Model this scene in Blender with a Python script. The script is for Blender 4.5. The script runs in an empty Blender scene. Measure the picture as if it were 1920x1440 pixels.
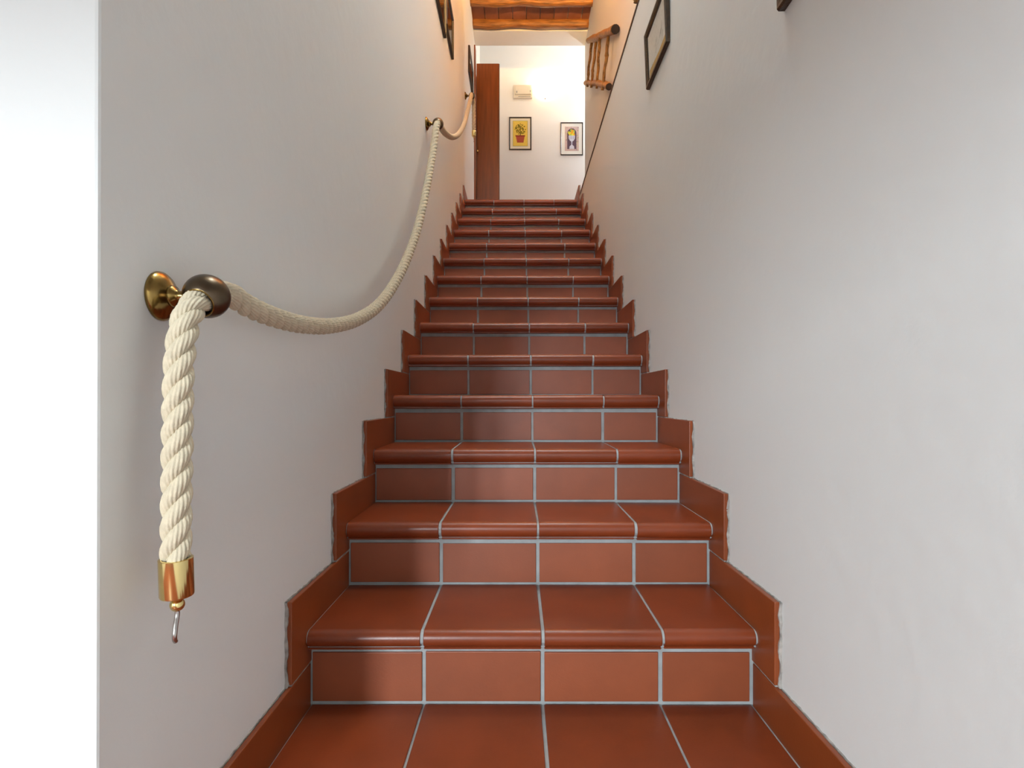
import bpy, bmesh, math, random
from mathutils import Vector, Matrix, Quaternion
random.seed(7)
C = bpy.context.scene.collection
SC = bpy.context.scene

# ------------------------------------------------------------------ camera
# photo frame 1920x1440: focal length 1058 px, vanishing point of the stair axis at (970.6, 750)
F = 1058.0; VX = 970.6; VY = 750.0
H = 0.1712            # riser height
T = 0.2806            # going
EYE = 0.667 + 5 * H   # eye height over the lower floor (z = 0)
cam_d = bpy.data.cameras.new('camera'); cam = bpy.data.objects.new('camera', cam_d); C.objects.link(cam)
cam.location = (0, 0, EYE); cam.rotation_euler = (math.pi / 2, 0, 0)
cam_d.sensor_width = 36; cam_d.lens = F / 1920 * 36
cam_d.shift_x = -(VX - 960) / 1920; cam_d.shift_y = (VY - 720) / 1920
cam_d.clip_start = 0.02; cam_d.clip_end = 60
SC.camera = cam

# ------------------------------------------------------------------ world, exposure
w = bpy.data.worlds.new('world'); SC.world = w; w.use_nodes = True
wn = w.node_tree.nodes; bg = wn['Background']
sky = wn.new('ShaderNodeTexSky'); sky.sky_type = 'NISHITA'; sky.sun_elevation = math.radians(50); sky.sun_disc = False
w.node_tree.links.new(sky.outputs['Color'], bg.inputs['Color']); bg.inputs['Strength'].default_value = 0.12
vs = SC.view_settings
vs.view_transform = 'Standard'; vs.look = 'None'; vs.gamma = 1.0; vs.use_curve_mapping = False
vs.exposure = -0.08

# ------------------------------------------------------------------ daylight through the lower room window, plus an added fill opening
def area(name, loc, rot, sx, sy, power, col):
    l = bpy.data.lights.new(name, 'AREA'); l.shape = 'RECTANGLE'; l.size = sx; l.size_y = sy
    l.energy = power; l.color = col
    o = bpy.data.objects.new(name, l); C.objects.link(o); o.location = loc; o.rotation_euler = rot
    return o
WIN1 = (-1.70, -1.20, 1.62, 2.62)      # x0 x1 z0 z1 of the window in the rear wall
FILL_WIN = (-0.35, 0.45, 0.02, 2.12)       # unseen opening added to the rear wall for soft fill light
REAR = -3.2
area('daylight_window', ((WIN1[0]+WIN1[1])/2, REAR+0.02, (WIN1[2]+WIN1[3])/2), (math.pi/2, 0, 0), WIN1[1]-WIN1[0]-.08, WIN1[3]-WIN1[2]-.08, 185, (0.85, 0.94, 1.0))
area('fill_opening_light', ((FILL_WIN[0]+FILL_WIN[1])/2, REAR+0.02, (FILL_WIN[2]+FILL_WIN[3])/2), (math.pi/2, 0, 0), FILL_WIN[1]-FILL_WIN[0]-.1, FILL_WIN[3]-FILL_WIN[2]-.1, 2, (0.90, 0.96, 1.0))  # weak fill light in the added rear opening

# skylight over the foot of the stairs
SKY = (-0.22, 0.52, 1.25, 2.05)        # x0 x1 y0 y1
area('daylight_skylight', ((SKY[0]+SKY[1])/2, (SKY[2]+SKY[3])/2, EYE+4.10), (0, 0, 0), SKY[1]-SKY[0]-.06, SKY[3]-SKY[2]-.06, 52, (0.76, 0.92, 1.0))

# ------------------------------------------------------------------ materials
MATS = {}
def lin(r, g, b):
    f = lambda c: ((c/255+0.055)/1.055)**2.4 if c > 10.3 else c/255/12.92
    return (f(r), f(g), f(b), 1)
def mat(name, col, rough=0.5, metal=0.0, spec=0.5, noise=0.0, nscale=8, bump=0.0, bscale=60, vary=0.0, coords='Object', stretch=None, emit=None, estr=0.0, col2=None, bdist=0.002, coat=0.0):
    m = bpy.data.materials.new(name); m.use_nodes = True; nt = m.node_tree; N = nt.nodes; L = nt.links
    p = N['Principled BSDF']
    p.inputs['Roughness'].default_value = rough; p.inputs['Metallic'].default_value = metal
    p.inputs['Specular IOR Level'].default_value = spec
    p.inputs['Coat Weight'].default_value = coat; p.inputs['Coat Roughness'].default_value = 0.2
    p.inputs['Base Color'].default_value = col
    if coords == 'World':
        g = N.new('ShaderNodeNewGeometry'); src = g.outputs['Position']
    else:
        g = N.new('ShaderNodeTexCoord'); src = g.outputs['Object']
    if stretch:
        mp = N.new('ShaderNodeMapping'); mp.inputs['Scale'].default_value = stretch
        L.new(src, mp.inputs['Vector']); src = mp.outputs['Vector']
    oi = None
    if vary or (coords == 'Object' and noise):
        oi = N.new('ShaderNodeObjectInfo')
    out = None
    if noise or col2:
        n = N.new('ShaderNodeTexNoise'); n.noise_dimensions = '4D'; n.inputs['Scale'].default_value = nscale; n.inputs['Detail'].default_value = 6
        L.new(src, n.inputs['Vector'])
        if oi:
            mu = N.new('ShaderNodeMath'); mu.operation = 'MULTIPLY'; mu.inputs[1].default_value = 37
            L.new(oi.outputs['Random'], mu.inputs[0]); L.new(mu.outputs[0], n.inputs['W'])
        r = N.new('ShaderNodeValToRGB')
        c2 = col2 or tuple(c*(1-noise) for c in col[:3]) + (1,)
        r.color_ramp.elements[0].position = 0.3; r.color_ramp.elements[1].position = 0.7
        r.color_ramp.elements[0].color = c2; r.color_ramp.elements[1].color = col
        L.new(n.outputs['Fac'], r.inputs['Fac']); out = r.outputs['Color']
    if vary:
        hs = N.new('ShaderNodeHueSaturation')
        mr = N.new('ShaderNodeMapRange'); mr.inputs['To Min'].default_value = 1-vary; mr.inputs['To Max'].default_value = 1+vary
        L.new(oi.outputs['Random'], mr.inputs['Value']); L.new(mr.outputs[0], hs.inputs['Value'])
        if out: L.new(out, hs.inputs['Color'])
        else: hs.inputs['Color'].default_value = col
        out = hs.outputs['Color']
    if out: L.new(out, p.inputs['Base Color'])
    if bump:
        n2 = N.new('ShaderNodeTexNoise'); n2.inputs['Scale'].default_value = bscale; n2.inputs['Detail'].default_value = 5
        L.new(src, n2.inputs['Vector'])
        b = N.new('ShaderNodeBump'); b.inputs['Strength'].default_value = bump; b.inputs['Distance'].default_value = bdist
        L.new(n2.outputs['Fac'], b.inputs['Height']); L.new(b.outputs['Normal'], p.inputs['Normal'])
    if emit:
        p.inputs['Emission Color'].default_value = emit; p.inputs['Emission Strength'].default_value = estr
    MATS[name] = m
    return m
mat('plaster', (0.78, 0.79, 0.775, 1), 0.75, spec=0.25, noise=0.03, nscale=1.6, bump=0.35, bscale=22, coords='World', bdist=0.004)
mat('plaster_white', (0.84, 0.84, 0.83, 1), 0.8, spec=0.2, noise=0.02, nscale=2, bump=0.2, bscale=25, coords='World', bdist=0.003)
mat('tile_tread', (0.235, 0.044, 0.0115, 1), 0.33, spec=0.5, noise=0.22, nscale=9, bump=0.25, bscale=260, vary=0.10, bdist=0.0006)
mat('tile_riser', (0.32, 0.076, 0.025, 1), 0.46, spec=0.65, noise=0.16, nscale=11, bump=0.25, bscale=260, vary=0.08, bdist=0.0006)
mat('tile_skirt', (0.27, 0.058, 0.012, 1), 0.38, spec=0.5, noise=0.2, nscale=9, bump=0.2, bscale=220, vary=0.08, bdist=0.0006)
mat('grout', (0.43, 0.455, 0.46, 1), 0.9, spec=0.2, noise=0.25, nscale=25, bump=0.5, bscale=150, coords='World', bdist=0.001)
mat('mortar', (0.50, 0.46, 0.42, 1), 0.9, spec=0.2, noise=0.55, nscale=60, bump=0.6, bscale=120, coords='World', bdist=0.002)
mat('floor_tile', (0.30, 0.06, 0.022, 1), 0.4, noise=0.3, nscale=4, coords='World')
mat('brass_aged', (0.36, 0.235, 0.075, 1), 0.2, metal=1, noise=0.5, nscale=35)
mat('bronze', (0.16, 0.115, 0.075, 1), 0.3, metal=1, noise=0.35, nscale=30)
mat('brass_bright', (0.80, 0.64, 0.28, 1), 0.14, metal=1, noise=0.08, nscale=20)
mat('steel', (0.45, 0.42, 0.40, 1), 0.25, metal=1)
mat('cotton', (0.69, 0.60, 0.44, 1), 0.9, spec=0.15, noise=0.18, nscale=120, bump=0.6, bscale=500, bdist=0.001)
mat('frame_dark', (0.035, 0.019, 0.010, 1), 0.4, noise=0.5, nscale=40, bump=0.3, bscale=200)
mat('frame_gilt', (0.22, 0.12, 0.04, 1), 0.35, metal=0.4, noise=0.6, nscale=120, bump=0.6, bscale=300)
mat('mat_cream', (0.74, 0.68, 0.54, 1), 0.8, noise=0.03)
mat('mat_white', (0.78, 0.76, 0.70, 1), 0.8, noise=0.03)
mat('door_wood', (0.26, 0.066, 0.012, 1), 0.38, noise=0.4, nscale=5, stretch=(9, 9, 0.6), coords='World', bump=0.1, bscale=30)
mat('door_dark', (0.045, 0.014, 0.008, 1), 0.45, noise=0.3, nscale=6, coords='World')
mat('beam_wood', (0.50, 0.20, 0.045, 1), 0.5, noise=0.75, nscale=5, stretch=(1.6, 12, 12), bump=0.5, bscale=14, vary=0.08, bdist=0.006)
mat('pianella', (0.33, 0.115, 0.055, 1), 0.75, noise=0.3, nscale=10, vary=0.13, bump=0.3, bscale=90)
mat('pole_wood', (0.52, 0.25, 0.06, 1), 0.6, noise=0.75, nscale=14, stretch=(6, 6, 1.2), vary=0.12, bump=0.6, bscale=50)
mat('pole_end', (0.05, 0.028, 0.018, 1), 0.8, noise=0.4, nscale=60)
mat('plastic_cream', (0.74, 0.68, 0.56, 1), 0.45, noise=0.03)
mat('plastic_grey', (0.35, 0.34, 0.31, 1), 0.5, noise=0.05)
mat('trim_brown', (0.10, 0.05, 0.025, 1), 0.6, noise=0.4, nscale=20, coords='World')
mat('lamp_glow', (.9, .9, .9, 1), 0.4, emit=(.96, .98, 1, 1), estr=1000)
mat('frame_brown', (0.085, 0.045, 0.018, 1), 0.4, noise=0.6, nscale=60, bump=0.5, bscale=200)
mat('upvc', (0.8, 0.8, 0.8, 1), 0.35, noise=0.02)
for nm, c in (('p_yellow', lin(232, 200, 92)), ('p_olive', lin(112, 100, 32)), ('p_olive2', lin(160, 140, 40)), ('p_pot', lin(172, 82, 62)), ('p_pot2', lin(140, 60, 44)),
              ('p_sage', lin(140, 145, 105)), ('p_pink', lin(205, 178, 172)), ('p_plum', lin(92, 72, 84)), ('p_urn', lin(205, 204, 215)), ('p_urn2', lin(150, 150, 175)),
              ('p_lemon', lin(222, 205, 60)), ('p_lime', lin(165, 185, 80)), ('p_orange', lin(228, 160, 40)), ('p_ink', lin(70, 60, 50)), ('p_amber', lin(168, 112, 44)),
              ('p_tan', lin(196, 164, 110)), ('p_paper', lin(222, 218, 208)), ('p_green', lin(90, 96, 62)), ('p_skyblue', lin(188, 196, 200)), ('p_rust', lin(130, 66, 36))):
    mat(nm, c, 0.8, spec=0.2, noise=0.12, nscale=90)
# bowl glass: translucent opal
def opal():
    m = bpy.data.materials.new('opal'); m.use_nodes = True; nt = m.node_tree; N = nt.nodes; L = nt.links
    N.remove(N['Principled BSDF'])
    d = N.new('ShaderNodeBsdfDiffuse'); d.inputs['Color'].default_value = (.9, .88, .84, 1)
    t = N.new('ShaderNodeBsdfTranslucent'); t.inputs['Color'].default_value = (.95, .9, .82, 1)
    mx = N.new('ShaderNodeMixShader'); mx.inputs[0].default_value = 0.55
    e = N.new('ShaderNodeEmission'); e.inputs['Color'].default_value = (1, .93, .82, 1); e.inputs['Strength'].default_value = 0.9
    a = N.new('ShaderNodeAddShader')
    L.new(d.outputs[0], mx.inputs[1]); L.new(t.outputs[0], mx.inputs[2]); L.new(mx.outputs[0], a.inputs[0]); L.new(e.outputs[0], a.inputs[1])
    L.new(a.outputs[0], N['Material Output'].inputs['Surface']); MATS['opal'] = m
opal()
def glass():
    m = bpy.data.materials.new('glass'); m.use_nodes = True; nt = m.node_tree; N = nt.nodes; L = nt.links
    N.remove(N['Principled BSDF'])
    t = N.new('ShaderNodeBsdfTransparent'); t.inputs['Color'].default_value = (.96, .97, .96, 1)
    g = N.new('ShaderNodeBsdfGlossy'); g.inputs['Roughness'].default_value = 0.03
    f = N.new('ShaderNodeFresnel'); f.inputs['IOR'].default_value = 1.45
    mx = N.new('ShaderNodeMixShader')
    L.new(f.outputs[0], mx.inputs[0]); L.new(t.outputs[0], mx.inputs[1]); L.new(g.outputs[0], mx.inputs[2])
    L.new(mx.outputs[0], N['Material Output'].inputs['Surface']); MATS['glass'] = m
glass()

# ------------------------------------------------------------------ helpers
def px(x, y, X=None, D=None):
    """a photo pixel on the plane x=X or y=D -> world point"""
    if D is None: D = X * F / (x - VX)
    return Vector(((x - VX) * D / F, D, EYE + (VY - y) * D / F))
def obj(name, bm, m, parent=None, smooth=False, loc=None):
    me = bpy.data.meshes.new(name); bm.normal_update(); bm.to_mesh(me); bm.free()
    return objm(name, me, m, parent, smooth, loc)
def objm(name, me, m, parent=None, smooth=False, loc=None):
    if m:
        for k in (m if isinstance(m, (list, tuple)) else [m]):
            if len(me.materials) < (len(m) if isinstance(m, (list, tuple)) else 1): me.materials.append(MATS[k])
    if smooth:
        for p in me.polygons: p.use_smooth = True
    o = bpy.data.objects.new(name, me); C.objects.link(o)
    if parent: o.parent = parent
    if loc is not None: o.location = loc
    return o
def tag(o, label, cat, group=None):
    o['label'] = label; o['category'] = cat
    if group: o['group'] = group
    return o
def struct(o, label=None):
    o['kind'] = 'structure'
    if label: o['label'] = label
    return o
def empty(name, loc=(0, 0, 0), rot=(0, 0, 0)):
    o = bpy.data.objects.new(name, None); o.empty_display_size = 0.05; C.objects.link(o); o.location = loc; o.rotation_euler = rot
    return o
def box(bm, x0, x1, y0, y1, z0, z1, bev=0.0, seg=2):
    r = bmesh.ops.create_cube(bm, size=1.0)
    vs_ = r['verts']
    for v in vs_:
        v.co = Vector((x0 + (v.co.x + .5) * (x1 - x0), y0 + (v.co.y + .5) * (y1 - y0), z0 + (v.co.z + .5) * (z1 - z0)))
    if bev:
        es = {e for v in vs_ for e in v.link_edges}
        bmesh.ops.bevel(bm, geom=list(es), offset=bev, segments=seg, affect='EDGES', profile=0.5, clamp_overlap=True)
    return vs_
def boxobj(name, dims, m, parent=None, bev=0.0, smooth=False):
    bm = bmesh.new(); box(bm, *dims, bev=bev); return obj(name, bm, m, parent, smooth)
def prism(bm, prof, a0, a1, axis='x'):
    """extrude closed profile of (u,v) along an axis; for 'x' (u,v)=(y,z)"""
    def P(a, u, v): return (a, u, v) if axis == 'x' else ((u, a, v) if axis == 'y' else (u, v, a))
    A = [bm.verts.new(P(a0, u, v)) for u, v in prof]; B = [bm.verts.new(P(a1, u, v)) for u, v in prof]
    n = len(prof)
    for i in range(n):
        bm.faces.new((A[i], A[(i+1) % n], B[(i+1) % n], B[i]))
    bm.faces.new(A[::-1]); bm.faces.new(B)
    bmesh.ops.recalc_face_normals(bm, faces=bm.faces[:])
def lathe(bm, prof, seg=32, M=None):
    """revolve (r,h) profile round local z, then transform by M"""
    M = M or Matrix.Identity(4); rings = []
    for r, h in prof:
        if r < 1e-6: rings.append([bm.verts.new(M @ Vector((0, 0, h)))])
        else: rings.append([bm.verts.new(M @ Vector((r*math.cos(2*math.pi*i/seg), r*math.sin(2*math.pi*i/seg), h))) for i in range(seg)])
    for a, b in zip(rings, rings[1:]):
        for i in range(seg):
            j = (i+1) % seg
            q = [a[i % len(a)], a[j % len(a)], b[j % len(b)], b[i % len(b)]]
            u = []
            for v in q:
                if v not in u: u.append(v)
            if len(u) > 2: bm.faces.new(u)
    bmesh.ops.recalc_face_normals(bm, faces=bm.faces[:])
def catmull(pts, step):
    P = [Vector(p) for p in pts]; P = [2*P[0]-P[1]] + P + [2*P[-1]-P[-2]]; fine = []
    for i in range(1, len(P)-2):
        p0, p1, p2, p3 = P[i-1:i+3]
        n = 40
        for k in range(n):
            t = k/n
            fine.append(0.5*((2*p1)+(p2-p0)*t+(2*p0-5*p1+4*p2-p3)*t*t+(3*p1-p0-3*p2+p3)*t**3))
    fine.append(P[-2])
    out = [fine[0]]; acc = 0
    for a, b in zip(fine, fine[1:]):
        d = (b-a).length
        while acc + d >= step:
            t = (step-acc)/d; a = a.lerp(b, t); out.append(a.copy()); d = (b-a).length; acc = 0
        acc += d
    return out
def frames(path):
    ts = [(path[min(i+1, len(path)-1)]-path[max(i-1, 0)]).normalized() for i in range(len(path))]
    n = ts[0].orthogonal().normalized(); out = []
    for i, t in enumerate(ts):
        n = (n - t*n.dot(t)).normalized(); out.append((t, n, t.cross(n)))
    return out
def tube(bm, path, rad, seg=12, cap=True):
    fr = frames(path); rings = []
    for i, (p, (t, n, b)) in enumerate(zip(path, fr)):
        r = rad(i/(len(path)-1)) if callable(rad) else rad
        rings.append([bm.verts.new(p + r*(n*math.cos(2*math.pi*k/seg)+b*math.sin(2*math.pi*k/seg))) for k in range(seg)])
    for a, c in zip(rings, rings[1:]):
        for k in range(seg): bm.faces.new((a[k], a[(k+1) % seg], c[(k+1) % seg], c[k]))
    if cap: bm.faces.new(rings[0][::-1]); bm.faces.new(rings[-1])

# ------------------------------------------------------------------ dimensions
XL = -0.466; XR = 0.529; SL = -0.453; SR = 0.515      # wall planes, skirting faces
XU = 0.736                                             # upper right wall, set back above the ledge
LAND = EYE - 0.667 + 14*H                              # landing floor
Z0 = EYE - 0.667                                       # tread 0
LEDGE = EYE + 1.75
ZB = EYE + 3.875                                       # underside of joists
ZT = EYE + 3.938                                       # underside of ceiling tiles
DE = 6.94                                              # end wall
DS = 6.175                                             # far edge of soffit / end of the upper right wall
DC = 0.626                                             # front corner of the left wall
def rd(k): return 1.239 + (k-1)*T                      # face of riser k

# ------------------------------------------------------------------ structure
wl = boxobj('wall_left', (-0.64, XL, DC, DE+.1, 0, EYE+4.4), 'plaster', bev=0.004)
for v in wl.data.vertices:
    if v.co.y < DC+.02: v.co.y += (v.co.z-EYE)*0.0035
struct(wl)
struct(boxobj('wall_front', (-2.8, -0.64, DC, DC+.2, 0, EYE+2.2), 'plaster'))
struct(boxobj('wall_right', (XR, XU+.2, REAR-.2, rd(14), 0, LEDGE-.014), 'plaster'))
struct(boxobj('wall_right_upper', (XU, XU+.2, 0.3, DS, LEDGE-.01, EYE+4.4), 'plaster', bev=0.003))
bm = bmesh.new(); box(bm, XR-.004, XU, 0.3, rd(14)+.0, LEDGE-.014, LEDGE, bev=0.002)
struct(obj('trim_1', bm, 'trim_brown'))
# rear wall of the lower room with the window and the added fill opening
bm = bmesh.new(); zt = EYE+1.75
xs = [-2.8, WIN1[0], WIN1[1], FILL_WIN[0], FILL_WIN[1], XR]
box(bm, xs[0], xs[1], REAR-.2, REAR, 0, zt); box(bm, xs[2], xs[3], REAR-.2, REAR, 0, zt); box(bm, xs[4], xs[5], REAR-.2, REAR, 0, zt)
box(bm, xs[1], xs[2], REAR-.2, REAR, 0, WIN1[2]); box(bm, xs[1], xs[2], REAR-.2, REAR, WIN1[3], zt); box(bm, xs[3], xs[4], REAR-.2, REAR, FILL_WIN[3], zt)
struct(obj('wall_rear', bm, 'plaster'))
struct(boxobj('wall_side', (-3.0, -2.8, REAR-.2, DC+.2, 0, zt), 'plaster'))
struct(boxobj('ceiling_lower', (-3.0, XR, REAR-.2, 0.5, EYE+1.75, EYE+1.95), 'plaster'))
struct(boxobj('wall_light_block', (-2.8, XR, -.62, -.45, EYE+.47, EYE+1.75), 'plaster'))  # unseen header, added to keep rear window light off the upper steps
struct(boxobj('floor_side', (-3.0, SL-.008, rd(-4)+.02, DC+.02, -.15, 0), 'floor_tile'))
struct(boxobj('wall_over', (-0.64, XU+.2, 0.3, 0.5, EYE+1.95, EYE+4.4), 'plaster'))
struct(boxobj('floor', (-3.0, XR, REAR-.2, rd(-4)+.02, -.15, 0), 'floor_tile'))
struct(boxobj('floor_upper', (XL, 3.0, rd(14)+.29, DE+.1, LAND-.2, LAND-.002), 'floor_tile'))
boxobj_l = boxobj('floor_upper_bed', (XL, XU+.2, rd(14)+.02, rd(14)+.3, LAND-.2, LAND-.04), 'grout'); boxobj_l.name = 'floor_upper_edge'; struct(boxobj_l)
struct(boxobj('wall_back', (-0.64, 3.0, DE, DE+.2, LAND-.2, EYE+4.4), 'plaster_white'))
struct(boxobj('wall_lintel', (XL, XU, 5.925, DS, ZB, EYE+4.4), 'plaster_white', bev=0.004))
struct(boxobj('wall_hall_front', (XU+.2, 3.0, DS-.2, DS, LAND-.2, EYE+4.4), 'plaster_white'))
struct(boxobj('wall_hall_side', (3.0, 3.2, DS-.2, DE+.2, LAND-.2, EYE+4.4), 'plaster_white'))
struct(boxobj('ceiling_hall', (-0.64, 3.2, DS-.1, DE+.2, EYE+4.4, EYE+4.6), 'plaster_white'))
# ceiling of thin terracotta tiles between joists
ceil = boxobj('ceiling', (-0.64, XU+.2, 2.8, 5.93, ZT+.012, ZT+.10), 'grout'); struct(ceil)
JD = [5.873] + [5.543 - i*0.333 for i in range(9)]      # joist centre depths
# plastered part with the skylight opening
bm = bmesh.new(); zc = ZT-.03
box(bm, -0.64, SKY[0], 0.3, 2.8, zc, zc+.3); box(bm, SKY[1], XU+.2, 0.3, 2.8, zc, zc+.3)
box(bm, SKY[0], SKY[1], 0.3, SKY[2], zc, zc+.3); box(bm, SKY[0], SKY[1], SKY[3], 2.8, zc, zc+.3)
struct(obj('ceiling_front', bm, 'plaster'))
sk = empty('window_3', ((SKY[0]+SKY[1])/2, (SKY[2]+SKY[3])/2, EYE+4.15)); struct(sk)
hw, hd = (SKY[1]-SKY[0])/2, (SKY[3]-SKY[2])/2
bm = bmesh.new()
box(bm, -hw, -hw+.03, -hd, hd, 0, .05); box(bm, hw-.03, hw, -hd, hd, 0, .05); box(bm, -hw+.03, hw-.03, -hd, -hd+.03, 0, .05); box(bm, -hw+.03, hw-.03, hd-.03, hd, 0, .05)
obj('window_frame', bm, 'upvc', sk)
boxobj('pane', (-hw+.03, hw-.03, -hd+.03, hd-.03, .02, .026), 'glass', sk)
bm = bmesh.new(); box(bm, -.0675, .0675, -.15, .15, 0, .014, bev=0.002, seg=1); pm = bpy.data.meshes.new('tile'); bm.to_mesh(pm); bm.free(); pm.materials.append(MATS['pianella'])
for i in range(len(JD)-1):
    dc = (JD[i]+JD[i+1])/2
    for k in range(9):
        x = XL + 0.04 + k*0.1415
        o = objm('tile', pm, None, ceil, loc=(x+.02, dc, ZT + random.uniform(-.002, .001)))
        if k == 8: o.scale.x = .62; o.location.x -= .024
# joists, rough hewn
def joist(dc, i):
    bm = bmesh.new(); n = 46; seg = 14; rings = []
    ph = random.uniform(0, 9)
    for a in range(n+1):
        x = XL + (XU-XL)*a/n; ring = []
        wob = 0.005*math.sin(2.1*x*4+ph)+0.004*math.sin(x*13+ph*2); wy = 0.004*math.sin(x*5+ph)
        for s in range(seg):
            th = 2*math.pi*s/seg
            c, sn = math.cos(th), math.sin(th)
            q = 0.55
            u = 0.040*math.copysign(abs(c)**q, c); v = 0.046*math.copysign(abs(sn)**q, sn)
            nz = 0.0035*math.sin(th*3+x*17+ph)+0.003*math.sin(th*5-x*9+ph*3)
            ring.append(bm.verts.new((x, u*(1+nz*10)+wy, v*(1+nz*8)+(wob if sn < 0 else 0))))
        rings.append(ring)
    for a, b in zip(rings, rings[1:]):
        for s in range(seg): bm.faces.new((a[s], a[(s+1) % seg], b[(s+1) % seg], b[s]))
    bm.faces.new(rings[0][::-1]); bm.faces.new(rings[-1])
    bmesh.ops.recalc_face_normals(bm, faces=bm.faces[:])
    o = obj('ceiling_beam', bm, 'beam_wood', smooth=True, loc=(0, dc, ZB+.046))
    return o
for i, dc in enumerate(JD):
    o = joist(dc, i)
    if i == 0: tag(o, 'rough honey-brown ceiling beam lying against the white plaster soffit', 'beam')
    elif i == 1: tag(o, 'honey-brown ceiling beam next after the one against the plaster soffit', 'beam')
    else: tag(o, 'honey-brown ceiling beam over the flight of stairs', 'beam', 'ceiling beams over the stairs')

# window of the lower room and the added fill opening (behind the camera)
def window(name, W, bars):
    o = empty(name, ((W[0]+W[1])/2, REAR-.06, W[2])); o['kind'] = 'structure'
    wd, ht = W[1]-W[0], W[3]-W[2]
    bm = bmesh.new(); f = .05
    box(bm, -wd/2, -wd/2+f, -.03, .03, 0, ht); box(bm, wd/2-f, wd/2, -.03, .03, 0, ht)
    box(bm, -wd/2+f, wd/2-f, -.03, .03, 0, f); box(bm, -wd/2+f, wd/2-f, -.03, .03, ht-f, ht)
    obj('window_frame', bm, 'upvc', o)
    boxobj('mullion', (-.02, .02, -.025, .025, f, ht-f), 'upvc', o)
    for s in (-1, 1):
        a, b = (-wd/2+f, -.02) if s < 0 else (.02, wd/2-f)
        boxobj('pane', (a, b, -.004, .004, f, ht-f), 'glass', o)
    return o
window('window_1', WIN1, 1); window('window_fill', FILL_WIN, 1)

# ------------------------------------------------------------------ staircase
JX = [SL, -0.2056, 0.0543, 0.3131, SR-.002]
def nose(inset=0.0, th=.048):
    """tread section, y forward is negative, origin on riser face at tread top; th = height of the moulded nose"""
    i = inset; q = th-.0405
    P = [(T+.004, -i), (-.012, -i)]
    for a in range(1, 8):
        t = math.pi/2*a/7
        P.append((-.012-(.0205-i)*math.sin(t), -i-(.0195-i)*(1-math.cos(t))))
    P += [(-.0320+i, -.025-q*.4), (-.0285+i, -.0295-q*.7), (-.0215+i, -.0325-q), (-.0195+i, -.0345-q), (-.0225+i, -.0362-q), (-.0225+i, -.0385-q), (-.0200+i, -.0400-q), (-.010, -.0405-q)]
    return P
def nth(k): return .043 if k < 2 else (.047 if k == 2 else .050)
stairs = empty('staircase', (0, rd(-4), 0))
tag(stairs, 'straight flight of terracotta tiled stairs with bullnose treads and pale grout', 'stairs')
oy = rd(-4)
for k in range(-4, 15):
    y0 = rd(k); zt_ = Z0 + k*H
    depth = T if k < 14 else 0.29
    # grout and mortar mass of the step
    TH = nth(k); P = nose(0.003, TH-.0025)
    body = [(depth+.03, -.003)] + P[1:] + [(.0018, -TH+.0025), (.0018, -H-.02), (depth+.03, -H-.02)]
    bm = bmesh.new(); prism(bm, body, SL-.008, SR+.008)
    step = obj('step', bm, 'grout', stairs, loc=(0, y0-oy, zt_))
    step['label'] = 'pale grout bed of one stair'
    for j in range(4):
        a, b = JX[j], JX[j+1]
        g0 = .003 if j else .0015; g1 = .003 if j < 3 else .002
        jit = lambda s: random.uniform(-s, s)
        # tread tile with bullnose
        tp = [(depth-.004 if k < 14 else depth, 0)] + nose(0, TH)[1:] + [(-.008, -TH), (-.006, -.02), (depth-.004, -.012)]
        bm = bmesh.new(); prism(bm, tp, a+g0+jit(.0008), b-g1+jit(.0008))
        es = [e for e in bm.edges if len(e.link_faces) == 2 and (len(e.link_faces[0].verts) > 6) != (len(e.link_faces[1].verts) > 6)]
        bmesh.ops.bevel(bm, geom=es, offset=.0012, segments=1, affect='EDGES')
        t = obj('tread_tile', bm, 'tile_tread', step, smooth=True, loc=(0, jit(.0012), jit(.001)))
        t.rotation_euler = (0, jit(.003), 0)
        md = t.data
        # riser tile
        bm = bmesh.new(); box(bm, a+g0+.0018+jit(.0008), b-g1-.0018+jit(.0008), -.0022, .006, -H+.006+jit(.0008), -TH-.0135+jit(.0015), bev=.0015, seg=2)
        r = obj('riser_tile', bm, 'tile_riser', step, loc=(0, jit(.0006), 0))
        r.rotation_euler = (jit(.002), 0, jit(.002))
# smooth only the rounded nose: split by angle
for o in bpy.data.objects:
    if o.name.startswith('tread_tile'):
        try: o.data.set_sharp_from_angle(angle=math.radians(35))
        except Exception: pass

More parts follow.
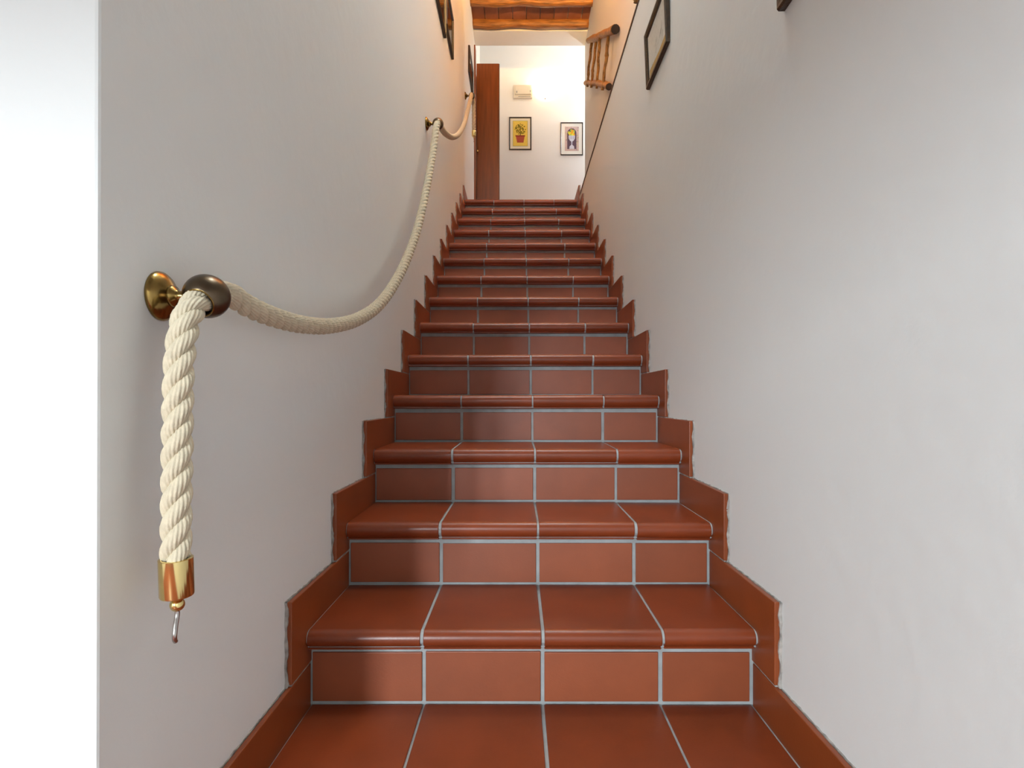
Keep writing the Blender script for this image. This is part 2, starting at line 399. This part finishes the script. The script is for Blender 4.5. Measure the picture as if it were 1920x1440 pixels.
# ------------------------------------------------------------------ stepped skirting
S = 0.09; FR = 0.108
def skirting(name, xw, xf, label, k0):
    sg = 1 if xf > xw else -1
    bm = bmesh.new()
    for k in range(k0, 15):
        y0 = rd(k)-FR; y1 = rd(k+1)
        if k == 14: y1 = rd(15)-.06
        z0 = Z0+(k-1)*H+S; z1 = Z0+k*H+S
        # rough mortar bed standing a little proud of the tile edge
        n = 26; rows = []
        for i in range(n+1):
            z = z0 + (z1-z0)*i/n
            yy = y0 - .0022 - .0014*math.sin(i*.9+k*2.3) - random.uniform(0, .0012); xx = xw + sg*(.005+.002*math.sin(i*.6+k)+random.uniform(-.001, .001))
            rows.append((bm.verts.new((xw-sg*.004, yy, z)), bm.verts.new((xx, yy, z)), bm.verts.new((xx, y0+.03, z))))
        for A, B in zip(rows, rows[1:]):
            bm.faces.new((A[0], A[1], B[1], B[0])); bm.faces.new((A[1], A[2], B[2], B[1]))
        rows = []
        for i in range(n+1):
            y = y0 + (y1-FR-y0)*i/n if k < 14 else y0+(y1-y0)*i/n
            zz = z1 + random.uniform(.0, .0025); xx = xw + sg*random.uniform(.001, .004)
            rows.append((bm.verts.new((xw-sg*.004, y, zz)), bm.verts.new((xx, y, zz)), bm.verts.new((xx, y, z1-.02))))
        for A, B in zip(rows, rows[1:]):
            bm.faces.new((A[0], A[1], B[1], B[0])); bm.faces.new((A[1], A[2], B[2], B[1]))
        xa, xb = sorted((xw-sg*.004, xw+sg*.0112))
        box(bm, xa, xb, y0+.004, y1-.002, z0-.004, z1-.006)
    bmesh.ops.recalc_face_normals(bm, faces=bm.faces[:])
    base = struct(obj(name, bm, 'mortar'), label)
    for k in range(k0, 15):
        y0 = rd(k)-FR; y1 = rd(k+1)-.002
        if k == 14: y1 = rd(15)-.06
        z0 = Z0+(k-1)*H+S+.004; z1 = Z0+k*H+S
        xa, xb = sorted((xw+sg*.003, xf))
        bm = bmesh.new(); box(bm, xa, xb, y0+random.uniform(-.002, .002), y1, z0, z1+random.uniform(-.001, .001), bev=.0018)
        t = obj('skirting_tile', bm, 'tile_skirt', base)
skirting('baseboard_left', XL, SL, 'stepped terracotta skirting under the rope handrail', 0)
skirting('baseboard_right', XR, SR, 'stepped terracotta skirting on the wall without handrail', -3)

# ------------------------------------------------------------------ wall brackets
XB = -0.405
def bracket(D, z, label, tilt=33):
    b = empty('wall_bracket', (XL, D, EYE+z)); tag(b, label, 'bracket', None)
    Mx = Matrix.Rotation(math.pi/2, 4, 'Y')      # local z -> +x
    bm = bmesh.new()
    lathe(bm, [(0, 0), (.0315, 0), (.0322, .002), (.0315, .0045), (.028, .0085), (.021, .013), (.0135, .0165), (.0130, .0168)], 40, Mx)
    obj('flange', bm, 'brass_aged', b, smooth=True)
    bm = bmesh.new()
    lathe(bm, [(.0130, .0155), (.0145, .0175), (.0135, .0205), (.0085, .0235), (.0068, .0275), (.0066, .046)], 28, Mx)
    obj('stem', bm, 'brass_aged', b, smooth=True)
    bm = bmesh.new(); R = .0285; hr = .0182
    a0 = math.asin(hr/R); prof = []
    for i in range(25):
        a = a0 + (math.pi-2*a0)*i/24; prof.append((R*math.sin(a), R*math.cos(a)))
    h = R*math.cos(a0)
    prof = [(hr-.0012, h-.006), (hr-.0012, h+.0002)] + prof + [(hr-.0012, -h-.0002), (hr-.0012, -h+.006), (hr-.0012, h-.006)]
    M = Matrix.Translation((XB-XL, 0, 0)) @ Matrix.Rotation(-math.pi/2+math.radians(tilt), 4, 'X')
    lathe(bm, prof, 40, M)
    ball = obj('ball', bm, 'bronze', b, smooth=True)
    try: ball.data.set_sharp_from_angle(angle=math.radians(45))
    except Exception: pass
    for s in (1, -1):
        bm = bmesh.new(); rings = []
        for i in range(32):
            a = 2*math.pi*i/32; rad = Vector((math.cos(a), math.sin(a), 0))
            rings.append([bm.verts.new(M @ (rad*(hr+.0011*math.cos(q*math.pi/3)) + Vector((0, 0, s*h+.0011*math.sin(q*math.pi/3))))) for q in range(6)])
        for i in range(32):
            A, B = rings[i], rings[(i+1) % 32]
            for q in range(6): bm.faces.new((A[q], A[(q+1) % 6], B[(q+1) % 6], B[q]))
        bmesh.ops.recalc_face_normals(bm, faces=bm.faces[:])
        obj('rim', bm, 'brass_aged', ball, smooth=True)
    return b
bracket(.735, .135, 'brass and bronze ball bracket at the foot of the rope handrail')
bracket(2.87, 1.405, 'dark brass ball bracket between the two swags of rope')
bracket(4.99, 2.69, 'small brass bracket at the landing end of the rope handrail')

# ------------------------------------------------------------------ rope
def rp(x, y, X=XB):
    p = px(x, y, X=X); return p
main = [(.672, -.192), (.673, -.13), (.675, -.05), (.677, .02), (.681, .060), (.692, .097), (.711, .120), (.735, .134), (.765, .145), (.80, .149), (.856, .141)]
path = [Vector((XB-.002, d, EYE+z)) for d, z in main]
for x, y in ((520, 597), (570, 609), (620, 611), (670, 599), (710, 572), (740, 531), (765, 480), (785, 420), (800, 352), (812, 285)):
    path.append(rp(x, y))
path.append(Vector((XB, 2.80, EYE+1.345))); path.append(Vector((XB, 2.87, EYE+1.408)))
path.append(Vector((XB, 2.955, EYE+1.432)))
for x, y in ((835, 250), (848, 257), (860, 251), (870, 233), (877, 208)):
    path.append(rp(x, y))
path.append(Vector((XB, 4.90, EYE+2.635))); path.append(Vector((XB, 4.99, EYE+2.695)))
for d, z in ((5.05, 2.672), (5.085, 2.62), (5.10, 2.54), (5.105, 2.43)):
    path.append(Vector((XB+.008, d, EYE+z)))
step_ = 0.0038
pth = catmull(path, step_)
rope = empty('rope_handrail', (XB, .735, EYE+.135))
tag(rope, 'twisted cream cotton rope handrail swagged between brass wall brackets', 'rope')
def make_rope(pth, rope):
    fr = frames(pth); seg = 52; rs = .0087; rc = .0081; pitch = .084
    org = Vector(rope.location)
    # give the parallel frame; rope strand angle grows along the length (right-hand lay)
    for st in range(3):
        verts = []; faces = []
        for i, p in enumerate(pth):
            t, n, b = fr[i]
            a = 2*math.pi*(i*step_/pitch) + st*2*math.pi/3
            e1 = n*math.cos(a)+b*math.sin(a); e2 = t.cross(e1)
            lay = math.atan(2*math.pi*rc/pitch)
            td = (t*math.cos(lay)+e2*math.sin(lay)).normalized()
            e3 = td.cross(e1)
            c = p + e1*rc - org
            for k in range(seg):
                ph = 2*math.pi*k/seg; th = ph - 1.9*a
                r = rs*(1+.06*math.cos(11*ph+st)+.02*math.cos(5*ph+2*st))
                verts.append(c + e1*(r*math.cos(th)) + e3*(r*math.sin(th)))
        m = len(pth)
        for i in range(m-1):
            for k in range(seg):
                faces.append((i*seg+k, i*seg+(k+1) % seg, (i+1)*seg+(k+1) % seg, (i+1)*seg+k))
        faces.append(tuple(range(seg))[::-1]); faces.append(tuple((m-1)*seg+k for k in range(seg)))
        me = bpy.data.meshes.new('strand'); me.from_pydata(verts, [], faces); me.update()
        objm('strand', me, 'cotton', rope, smooth=True)
make_rope(pth, rope)
def ferrule(pos, rope, s=1.0):
    """brass end cap with ball and hook, hanging below pos"""
    loc = pos - Vector(rope.location)
    bm = bmesh.new()
    lathe(bm, [(.0150, .004), (.0176, .004), (.0186, .0035), (.0186, -.040), (.0180, -.0415), (.006, -.0415), (0, -.0415)], 40)
    f = obj('ferrule', bm, 'brass_bright', rope, smooth=True, loc=loc)
    try: f.data.set_sharp_from_angle(angle=math.radians(40))
    except Exception: pass
    f.rotation_euler = (math.radians(3), 0, 0)
    f['label'] = 'polished brass end cap'
    bm = bmesh.new()
    pr = [(.0045, -.041), (.0045, -.0455)]
    for i in range(13):
        a = math.pi*(0.17+0.83*i/12); pr.append((.0083*math.sin(a), -.0525+.0083*math.cos(a)))
    lathe(bm, pr, 24)
    obj('end_knob', bm, 'brass_bright', f, smooth=True)
    bm = bmesh.new()
    pp = catmull([(0, 0, -.058), (0, -.001, -.066), (.001, -.006, -.075), (.002, -.010, -.084), (.001, -.009, -.091), (-.001, -.004, -.096)], .002)
    tube(bm, pp, .0028, 12)
    obj('hook', bm, 'steel', f, smooth=True)
ferrule(Vector((XB-.002, .672, EYE-.192)), rope)
ferrule(Vector((XB+.008, 5.105, EYE+2.43)), rope)

# ------------------------------------------------------------------ pictures
def poly(bm, pts, y, mi):
    vs_ = [bm.verts.new((x, y, z)) for x, z in pts]
    f = bm.faces.new(vs_); f.material_index = mi
    f.normal_update()
    if f.normal.y > 0: f.normal_flip()
def disc(bm, x, z, rx, rz, y, mi, n=12, rot=0):
    poly(bm, [(x+rx*math.cos(2*math.pi*i/n)*math.cos(rot)-rz*math.sin(2*math.pi*i/n)*math.sin(rot), z+rx*math.cos(2*math.pi*i/n)*math.sin(rot)+rz*math.sin(2*math.pi*i/n)*math.cos(rot)) for i in range(n)], y, mi)
def rect(bm, x0, x1, z0, z1, y, mi): poly(bm, [(x0, z0), (x1, z0), (x1, z1), (x0, z1)], y, mi)
def molding(w, h, prof):
    """mitred frame; prof = closed list of (inset from outer edge, y forward negative)"""
    bm = bmesh.new(); rings = []
    for ins, y in prof:
        rings.append([bm.verts.new((sx*(w/2-ins), y, sz*(h/2-ins))) for sx, sz in ((-1, -1), (1, -1), (1, 1), (-1, 1))])
    n = len(prof)
    for i in range(n):
        A, B = rings[i], rings[(i+1) % n]
        for q in range(4): bm.faces.new((A[q], A[(q+1) % 4], B[(q+1) % 4], B[q]))
    bmesh.ops.recalc_face_normals(bm, faces=bm.faces[:])
    return bm
def picture(centre, rotz, w, h, fw, dp, matw, draw, label, pmats, matm='mat_cream', tilt=0, gilt=False, group=None, glazed=True):
    o = empty('framed_picture', centre, (0, 0, 0))
    o.rotation_euler = (Matrix.Rotation(rotz, 4, 'Z') @ Matrix.Rotation(tilt, 4, 'X')).to_euler()
    tag(o, label, 'picture', group)
    prof = [(0, 0), (0, -dp*.75), (fw*.12, -dp), (fw*.45, -dp*.98), (fw*.7, -dp*.8), (fw, -dp*.55), (fw, 0)]
    obj('frame', molding(w, h, prof), 'frame_brown' if gilt else 'frame_dark', o)
    if gilt:
        fr_ = [c for c in o.children if c.name.startswith('frame')][0]
        n = 0
        bm = bmesh.new(); r = .0022; iw, ih = w/2-fw*.82, h/2-fw*.82
        pts = []
        k = int(2*iw/.006); pts += [(-iw+2*iw*i/k, s*ih) for i in range(k+1) for s in (-1, 1)]
        k = int(2*ih/.006); pts += [(s*iw, -ih+2*ih*i/k) for i in range(1, k) for s in (-1, 1)]
        for (x, z) in pts:
            bmesh.ops.create_icosphere(bm, subdivisions=1, radius=r, matrix=Matrix.Translation((x, -dp*.74, z)))
        obj('bead_moulding', bm, 'frame_gilt', fr_, smooth=True)
    boxobj('backing', (-w/2+fw*.5, w/2-fw*.5, -dp*.3, -.001, -h/2+fw*.5, h/2-fw*.5), 'frame_dark', o)
    iw, ih = w-2*fw, h-2*fw
    boxobj('mat', (-iw/2-.002, iw/2+.002, -dp*.36, -dp*.3, -ih/2-.002, ih/2+.002), matm, o)
    bm = bmesh.new(); draw(bm, iw/2-matw, ih/2-matw, -dp*.36-.0006)
    obj('print', bm, pmats, o)
    if not glazed: return o
    bm = bmesh.new(); box(bm, -iw/2-.001, iw/2+.001, -dp*.53, -dp*.51, -ih/2-.001, ih/2+.001)
    obj('glass', bm, 'glass', o)
    return o
def topiary(bm, a, b, y):
    rect(bm, -a, a, -b, b, y, 0); e = .0004
    t = .004
    rect(bm, -a+t, a-t, -b+t, b-t, y-e, 1)
    poly(bm, [(-a*.42, -b*.72), (a*.42, -b*.72), (a*.58, -b*.22), (-a*.58, -b*.22)], y-2*e, 4)
    poly(bm, [(-a*.62, -b*.24), (a*.62, -b*.24), (a*.66, -b*.14), (-a*.66, -b*.14)], y-3*e, 5)
    poly(bm, [(-a*.05, -b*.15), (a*.05, -b*.15), (a*.03, b*.5), (-a*.03, b*.5)], y-2*e, 6)
    for s in (-1, 1):
        poly(bm, [(s*a*.02, b*.0), (s*a*.07, b*.0), (s*a*.5, b*.35), (s*a*.46, b*.38)], y-2.4*e, 6)
    rng = random.Random(3)
    for i in range(95):
        r = math.sqrt(rng.random()); th = rng.uniform(0, 6.283)
        x, z = a*.72*r*math.cos(th), b*.33+b*.42*r*math.sin(th)
        disc(bm, x, z, a*.10, a*.045, y-(4+i*.02)*e, 2 if i % 3 else 3, 8, rng.uniform(0, 3))
def urn(bm, a, b, y):
    e = .0004; rect(bm, -a, a, -b, b, y, 0)
    rng = random.Random(5)
    for i in range(120):
        x = rng.uniform(-a*.94, a*.94); z = rng.uniform(-b*.95, b*.95)
        if abs(x) < a*.66 and abs(z) < b*.86: continue
        disc(bm, x, z, a*.05, a*.04, y-(1+i*.01)*e, rng.choice([1, 5, 3]), 6)
    arch = [(-a*.66, -b*.84), (a*.66, -b*.84), (a*.66, b*.45)] + [(a*.66*math.cos(math.pi*i/14), b*.45+b*.4*math.sin(math.pi*i/14)) for i in range(15)] + [(-a*.66, b*.45)]
    poly(bm, arch[:3]+arch[4:-2]+[arch[-1]], y-3*e, 1)
    for i in range(16):
        th = rng.uniform(0, 6.283); r = math.sqrt(rng.random())
        disc(bm, a*.42*r*math.cos(th), b*.5+b*.24*r*math.sin(th), a*.17, a*.17, y-(4+.1*i)*e, [4, 5, 6][i % 3], 10)
    cup = [(-a*.46, b*.26), (a*.46, b*.26), (a*.44, b*.02), (a*.28, -b*.14), (a*.07, -b*.24), (a*.07, -b*.5), (a*.32, -b*.62), (a*.36, -b*.84), (-a*.36, -b*.84), (-a*.32, -b*.62), (-a*.07, -b*.5), (-a*.07, -b*.24), (-a*.28, -b*.14), (-a*.44, b*.02)]
    poly(bm, cup, y-7*e, 2)
    for x in (-.26, 0, .26): rect(bm, a*(x-.04), a*(x+.04), -b*.05, b*.2, y-8*e, 3)
    disc(bm, 0, -b*.38, a*.14, a*.06, y-8*e, 3)
def landscape(seed):
    def f(bm, a, b, y):
        e = .0004; rng = random.Random(seed); rect(bm, -a, a, -b, b, y, 0)
        top = [(-a+2*a*i/10, -b*.1+b*.25*rng.random()) for i in range(11)]
        poly(bm, [(-a, -b), (a, -b)] + top[::-1], y-e, 1)
        top = [(-a+2*a*i/10, -b*.5+b*.25*rng.random()) for i in range(11)]
        poly(bm, [(-a, -b), (a, -b)] + top[::-1], y-2*e, 2)
        for i in range(5):
            x = rng.uniform(-a*.8, a*.8); hh = rng.uniform(.3, .8)*b
            disc(bm, x, -b*.2+hh*.4, a*.07, hh*.5, y-(3+i*.1)*e, 3, 10)
        rect(bm, a*.2, a*.5, -b*.3, b*.02, y-4*e, 0)
        poly(bm, [(a*.16, b*.02), (a*.54, b*.02), (a*.35, b*.2)], y-4.5*e, 4)
    return f
def sketch(seed):
    def f(bm, a, b, y):
        e = .0004; rng = random.Random(seed); rect(bm, -a, a, -b, b, y, 0)
        for i in range(12):
            x = rng.uniform(-a*.8, a*.6); z = rng.uniform(-b*.8, -b*.1); th = rng.uniform(.2, 1.4); l = rng.uniform(.2, .6)*b
            dx, dz = l*math.cos(th), l*math.sin(th)
            poly(bm, [(x, z), (x+.0025, z), (x+dx+.001, z+dz), (x+dx, z+dz)], y-(1+i*.05)*e, 1)
        poly(bm, [(-a, -b), (a, -b), (a, -b*.72), (a*.2, -b*.8), (-a, -b*.66)], y-2.4*e, 2)
    return f
k = DE/F
def endpic(x0, x1, y0, y1):
    a = px(x0, y1, D=DE); b = px(x1, y0, D=DE)
    return ((a.x+b.x)/2, DE-.001, (a.z+b.z)/2), b.x-a.x, b.z-a.z
c, w_, h_ = endpic(954.5, 996.5, 220, 281.5)
picture(c, 0, w_, h_, .015, .013, .030, topiary, 'dark-framed yellow print of a small tree in a red pot', ['p_sage', 'p_yellow', 'p_olive', 'p_olive2', 'p_pot', 'p_pot2', 'p_ink'], matm='mat_cream', glazed=False)
c, w_, h_ = endpic(1051, 1093, 230, 291.5)
picture(c, 0, w_, h_, .012, .013, .040, urn, 'dark-framed print of a white urn of lemons in a dark niche', ['p_pink', 'p_plum', 'p_urn', 'p_urn2', 'p_lemon', 'p_lime', 'p_orange'], matm='mat_white', glazed=False)
LP = ['p_paper', 'p_tan', 'p_green', 'p_green', 'p_rust']
AP = ['p_amber', 'p_rust', 'p_green', 'p_ink', 'p_rust']
def wallpic(side, d0, d1, z0, z1, label, draw, pm_, **kw):
    X = (XL+.0015) if side < 0 else XR-.0015
    return picture((X, (d0+d1)/2, EYE+(z0+z1)/2), math.pi/2 if side < 0 else -math.pi/2, d1-d0, z1-z0, kw.pop('fw', .017), kw.pop('dp', .018), kw.pop('matw', .03), draw, label, pm_, **kw)
wallpic(1, 1.955, 2.262, 1.243, 1.458, 'dark beaded frame with a pale sketch, hung below the ledge line', sketch(2), ['p_paper', 'p_ink', 'p_tan'], matm='mat_white', gilt=True, glazed=False, fw=.020, tilt=math.radians(2.5), matw=.012)
wallpic(1, .80, 1.118, .770, .985, 'brown gilt frame hung lowest on the wall opposite the rope', sketch(6), ['p_paper', 'p_ink', 'p_tan'], matm='mat_white', gilt=True, glazed=False, fw=.020, tilt=math.radians(1.5), matw=.012)
wallpic(-1, 3.13, 3.545, 2.272, 2.56, 'dark-framed amber landscape above the rope, lower on the stairs of the pair', landscape(4), AP, matm='mat_cream', matw=.04)
wallpic(-1, 3.58, 3.96, 2.388, 2.665, 'dark-framed landscape above the second rope swag, higher of the pair', landscape(9), LP, matm='mat_cream', matw=.035)
wallpic(-1, 5.30, 5.72, 3.085, 3.335, 'dark-framed picture beside the brown door on the landing', landscape(12), LP, matm='mat_cream', matw=.03)

# ------------------------------------------------------------------ emergency light and sconces on the end wall
a = px(962.5, 186, D=DE); b = px(998, 162, D=DE)
el = empty('emergency_light', ((a.x+b.x)/2, DE, a.z)); tag(el, 'cream plastic emergency light box beside the wall sconce', 'light fixture')
W2 = (b.x-a.x)/2; hh = b.z-a.z
boxobj('housing', (-W2, W2, -.035, -.001, 0, hh), 'plastic_cream', el, bev=.005, smooth=False)
boxobj('diffuser', (-W2+.02, W2-.012, -.05, -.034, .035, hh-.02), 'plastic_cream', el, bev=.006)
boxobj('indicator', (-W2+.035, -W2+.05, -.0535, -.049, .05, .075), 'plastic_grey', el, bev=.002)
boxobj('indicator', (W2-.03, W2-.018, -.0535, -.049, .06, .085), 'plastic_grey', el, bev=.002)
boxobj('base_slot', (-W2+.06, W2-.02, -.0375, -.033, .010, .018), 'plastic_grey', el, bev=.001)
def sconce(p, label, power, col, rotz=0):
    s = empty('wall_sconce', p, (0, 0, rotz)); tag(s, label, 'lamp')
    # half bowl, open to the top
    bm = bmesh.new(); R = .125; dpth = .12; seg = 24; n = 10; rings = []
    for j in range(n+1):
        t = j/n; r = math.sin(t*math.pi/2)**.8; z = -dpth*math.cos(t*math.pi/2)
        rings.append([bm.verts.new((R*r*math.cos(math.pi*i/seg), -.004-R*.95*r*math.sin(math.pi*i/seg), z)) for i in range(seg+1)])
    for A, B in zip(rings, rings[1:]):
        for i in range(seg):
            bm.faces.new((A[i], A[i+1], B[i+1], B[i]))
    bmesh.ops.remove_doubles(bm, verts=bm.verts[:], dist=1e-5)
    bmesh.ops.solidify(bm, geom=bm.faces[:], thickness=.004)
    obj('shade', bm, 'opal', s, smooth=True)
    bm = bmesh.new()
    lathe(bm, [(0, -.014), (.008, -.012), (.011, -.004), (.007, .004), (.012, .008), (.012, .012), (0, .012)], 16, Matrix.Translation((0, -.03, -dpth-.004)))
    obj('finial', bm, 'plastic_grey', s, smooth=True)
    boxobj('back_plate', (-.05, .05, -.006, 0, -.09, -.01), 'plastic_cream', s, bev=.002)
    l = bpy.data.lights.new('bulb', 'POINT'); l.energy = power; l.color = col; l.shadow_soft_size = .03
    lo = bpy.data.objects.new('bulb', l); C.objects.link(lo); lo.parent = s; lo.location = (0, -.065, -.02)
    return s
p = px(1022, 168, D=DE)
sconce(p, 'lit white glass half-bowl wall sconce above the framed prints', 9.5, (1.0, .74, .45))
sconce(Vector((XU, 3.45, EYE+3.15)), 'lit glass wall sconce over the ledge, above the rustic pole racks', 440, (1.0, .58, .19), -math.pi/2)
hl = empty('globe_lamp', (1.40, DE, LAND+1.85)); tag(hl, 'lit bare globe wall lamp round the corner of the landing', 'lamp')
bm = bmesh.new(); lathe(bm, [(0, 0), (.045, 0), (.045, .006), (.02, .014), (.016, .036), (0, .036)], 24, Matrix.Rotation(math.pi/2, 4, 'X'))
obj('holder', bm, 'plastic_cream', hl, smooth=True)
bm = bmesh.new(); bmesh.ops.create_uvsphere(bm, u_segments=20, v_segments=12, radius=.035, matrix=Matrix.Translation((0, -.07, 0)))
obj('globe', bm, 'lamp_glow', hl, smooth=True)

# ------------------------------------------------------------------ brown door on the landing
door = empty('door_1', (XL, 6.28, LAND)); struct(door, 'open reddish brown wooden door standing against the hall wall')
dx0 = px(893.5, 300, D=6.28).x - XL; dx1 = px(936.5, 300, D=6.28).x - XL
dt = px(900, 119, D=6.28).z - LAND
boxobj('leaf', (dx0, dx1-.006, 0, .038, 0.002, dt), 'door_wood', door, bev=.002)
boxobj('shaded_edge', (dx1-.006, dx1, .003, .036, 0.002, dt-.002), 'door_dark', door, bev=.001)  # thickness edge of the leaf, its shade put into the dark colour
boxobj('casing', (0, .014, -.26, -.14, 0, px(889, 87, D=6.05).z-LAND), 'door_wood', door, bev=.002)
boxobj('lining', (.0, .012, -.137, .0, 0, 1.84), 'door_dark', door, bev=.001)
bm = bmesh.new(); lathe(bm, [(0, 0), (.010, 0), (.010, .004), (.006, .008), (.006, .016), (.013, .022), (.015, .030), (.011, .038), (0, .040)], 20, Matrix.Translation((dx0+.012, -.002, px(893, 284, D=6.26).z-LAND)) @ Matrix.Rotation(math.pi/2, 4, 'X'))
obj('knob', bm, 'brass_bright', door, smooth=True)

# ------------------------------------------------------------------ rustic pole racks on the upper right wall
def pole(name, a, b, r, parent, ends=True, seed=0, org=Vector((0, 0, 0)), knots=3):
    rng = random.Random(seed); n = 26; pts = []
    d = (b-a); L_ = d.length
    s1 = d.normalized().orthogonal(); 
    ph = rng.uniform(0, 6)
    for i in range(n+1):
        t = i/n; pts.append(a + d*t + s1*(.006*math.sin(t*5+ph)+.003*math.sin(t*17+ph)) - org)
    ks = [(rng.uniform(.1, .9), rng.uniform(.1, .3)) for _ in range(knots)]
    def rad(t):
        v = r*(1-.12*t+.06*math.sin(t*23+ph))
        for c0, am in ks: v += r*am*math.exp(-((t-c0)/.02)**2)
        return v
    bm = bmesh.new(); tube(bm, pts, rad, 12)
    bm.faces.ensure_lookup_table()
    o = obj(name, bm, ['pole_wood', 'pole_end'], parent, smooth=True)
    me = o.data
    for pl in me.polygons:
        if len(pl.vertices) > 4: pl.material_index = 1; pl.use_smooth = False
    return o
XP = XU - .042
def P3(x, y, X=XP): return px(x, y, X=X)
def rack(tl, tr, bl, br, ts, label, seed):
    """rail ends in 3D (far top, near top, far bottom, near bottom), baluster positions as (t top, t bottom)"""
    o = empty('pole_rack', (XU, (tl.y+tr.y)/2, bl.z)); tag(o, label, 'rack')
    org = Vector(o.location)
    pole('rail', tr, tl, .030, o, seed=seed, org=org)
    pole('rail', br, bl, .026, o, seed=seed+1, org=org)
    for i, (a_, b_) in enumerate(ts):
        p0 = tl.lerp(tr, a_) + Vector((-.004, 0, .0)); p1 = bl.lerp(br, b_) + Vector((-.012, 0, 0))
        d = (p1-p0).normalized()
        pole('baluster', p0, p1+d*.035, .0125, o, seed=seed+5+i, org=org)
    return o
tl, tr, bl, br = P3(1104, 75), P3(1152, 57), P3(1099.5, 154), P3(1143, 161.5)
def tpar(A, B, x):
    best = min(range(201), key=lambda i: abs(VX + F*(A.lerp(B, i/200).x)/(A.lerp(B, i/200).y) - x)); return best/200
ts = [(tpar(tl, tr, a_), tpar(bl, br, b_)) for a_, b_ in ((1110, 1104.5), (1118, 1112.5), (1127, 1121), (1141, 1134.5))]
rack(tl, tr, bl, br, ts, 'rustic rack of two poles and four sticks near the beams', 21)
q = P3(1190, -3); n_ = q + Vector((0, -.62, -.37)); up = Vector((0, -.22, .34))
rack(q+up, n_+up, q, n_, [(.2, .2), (.75, .75)], 'rustic pole rack just above the brown ledge trim', 60)
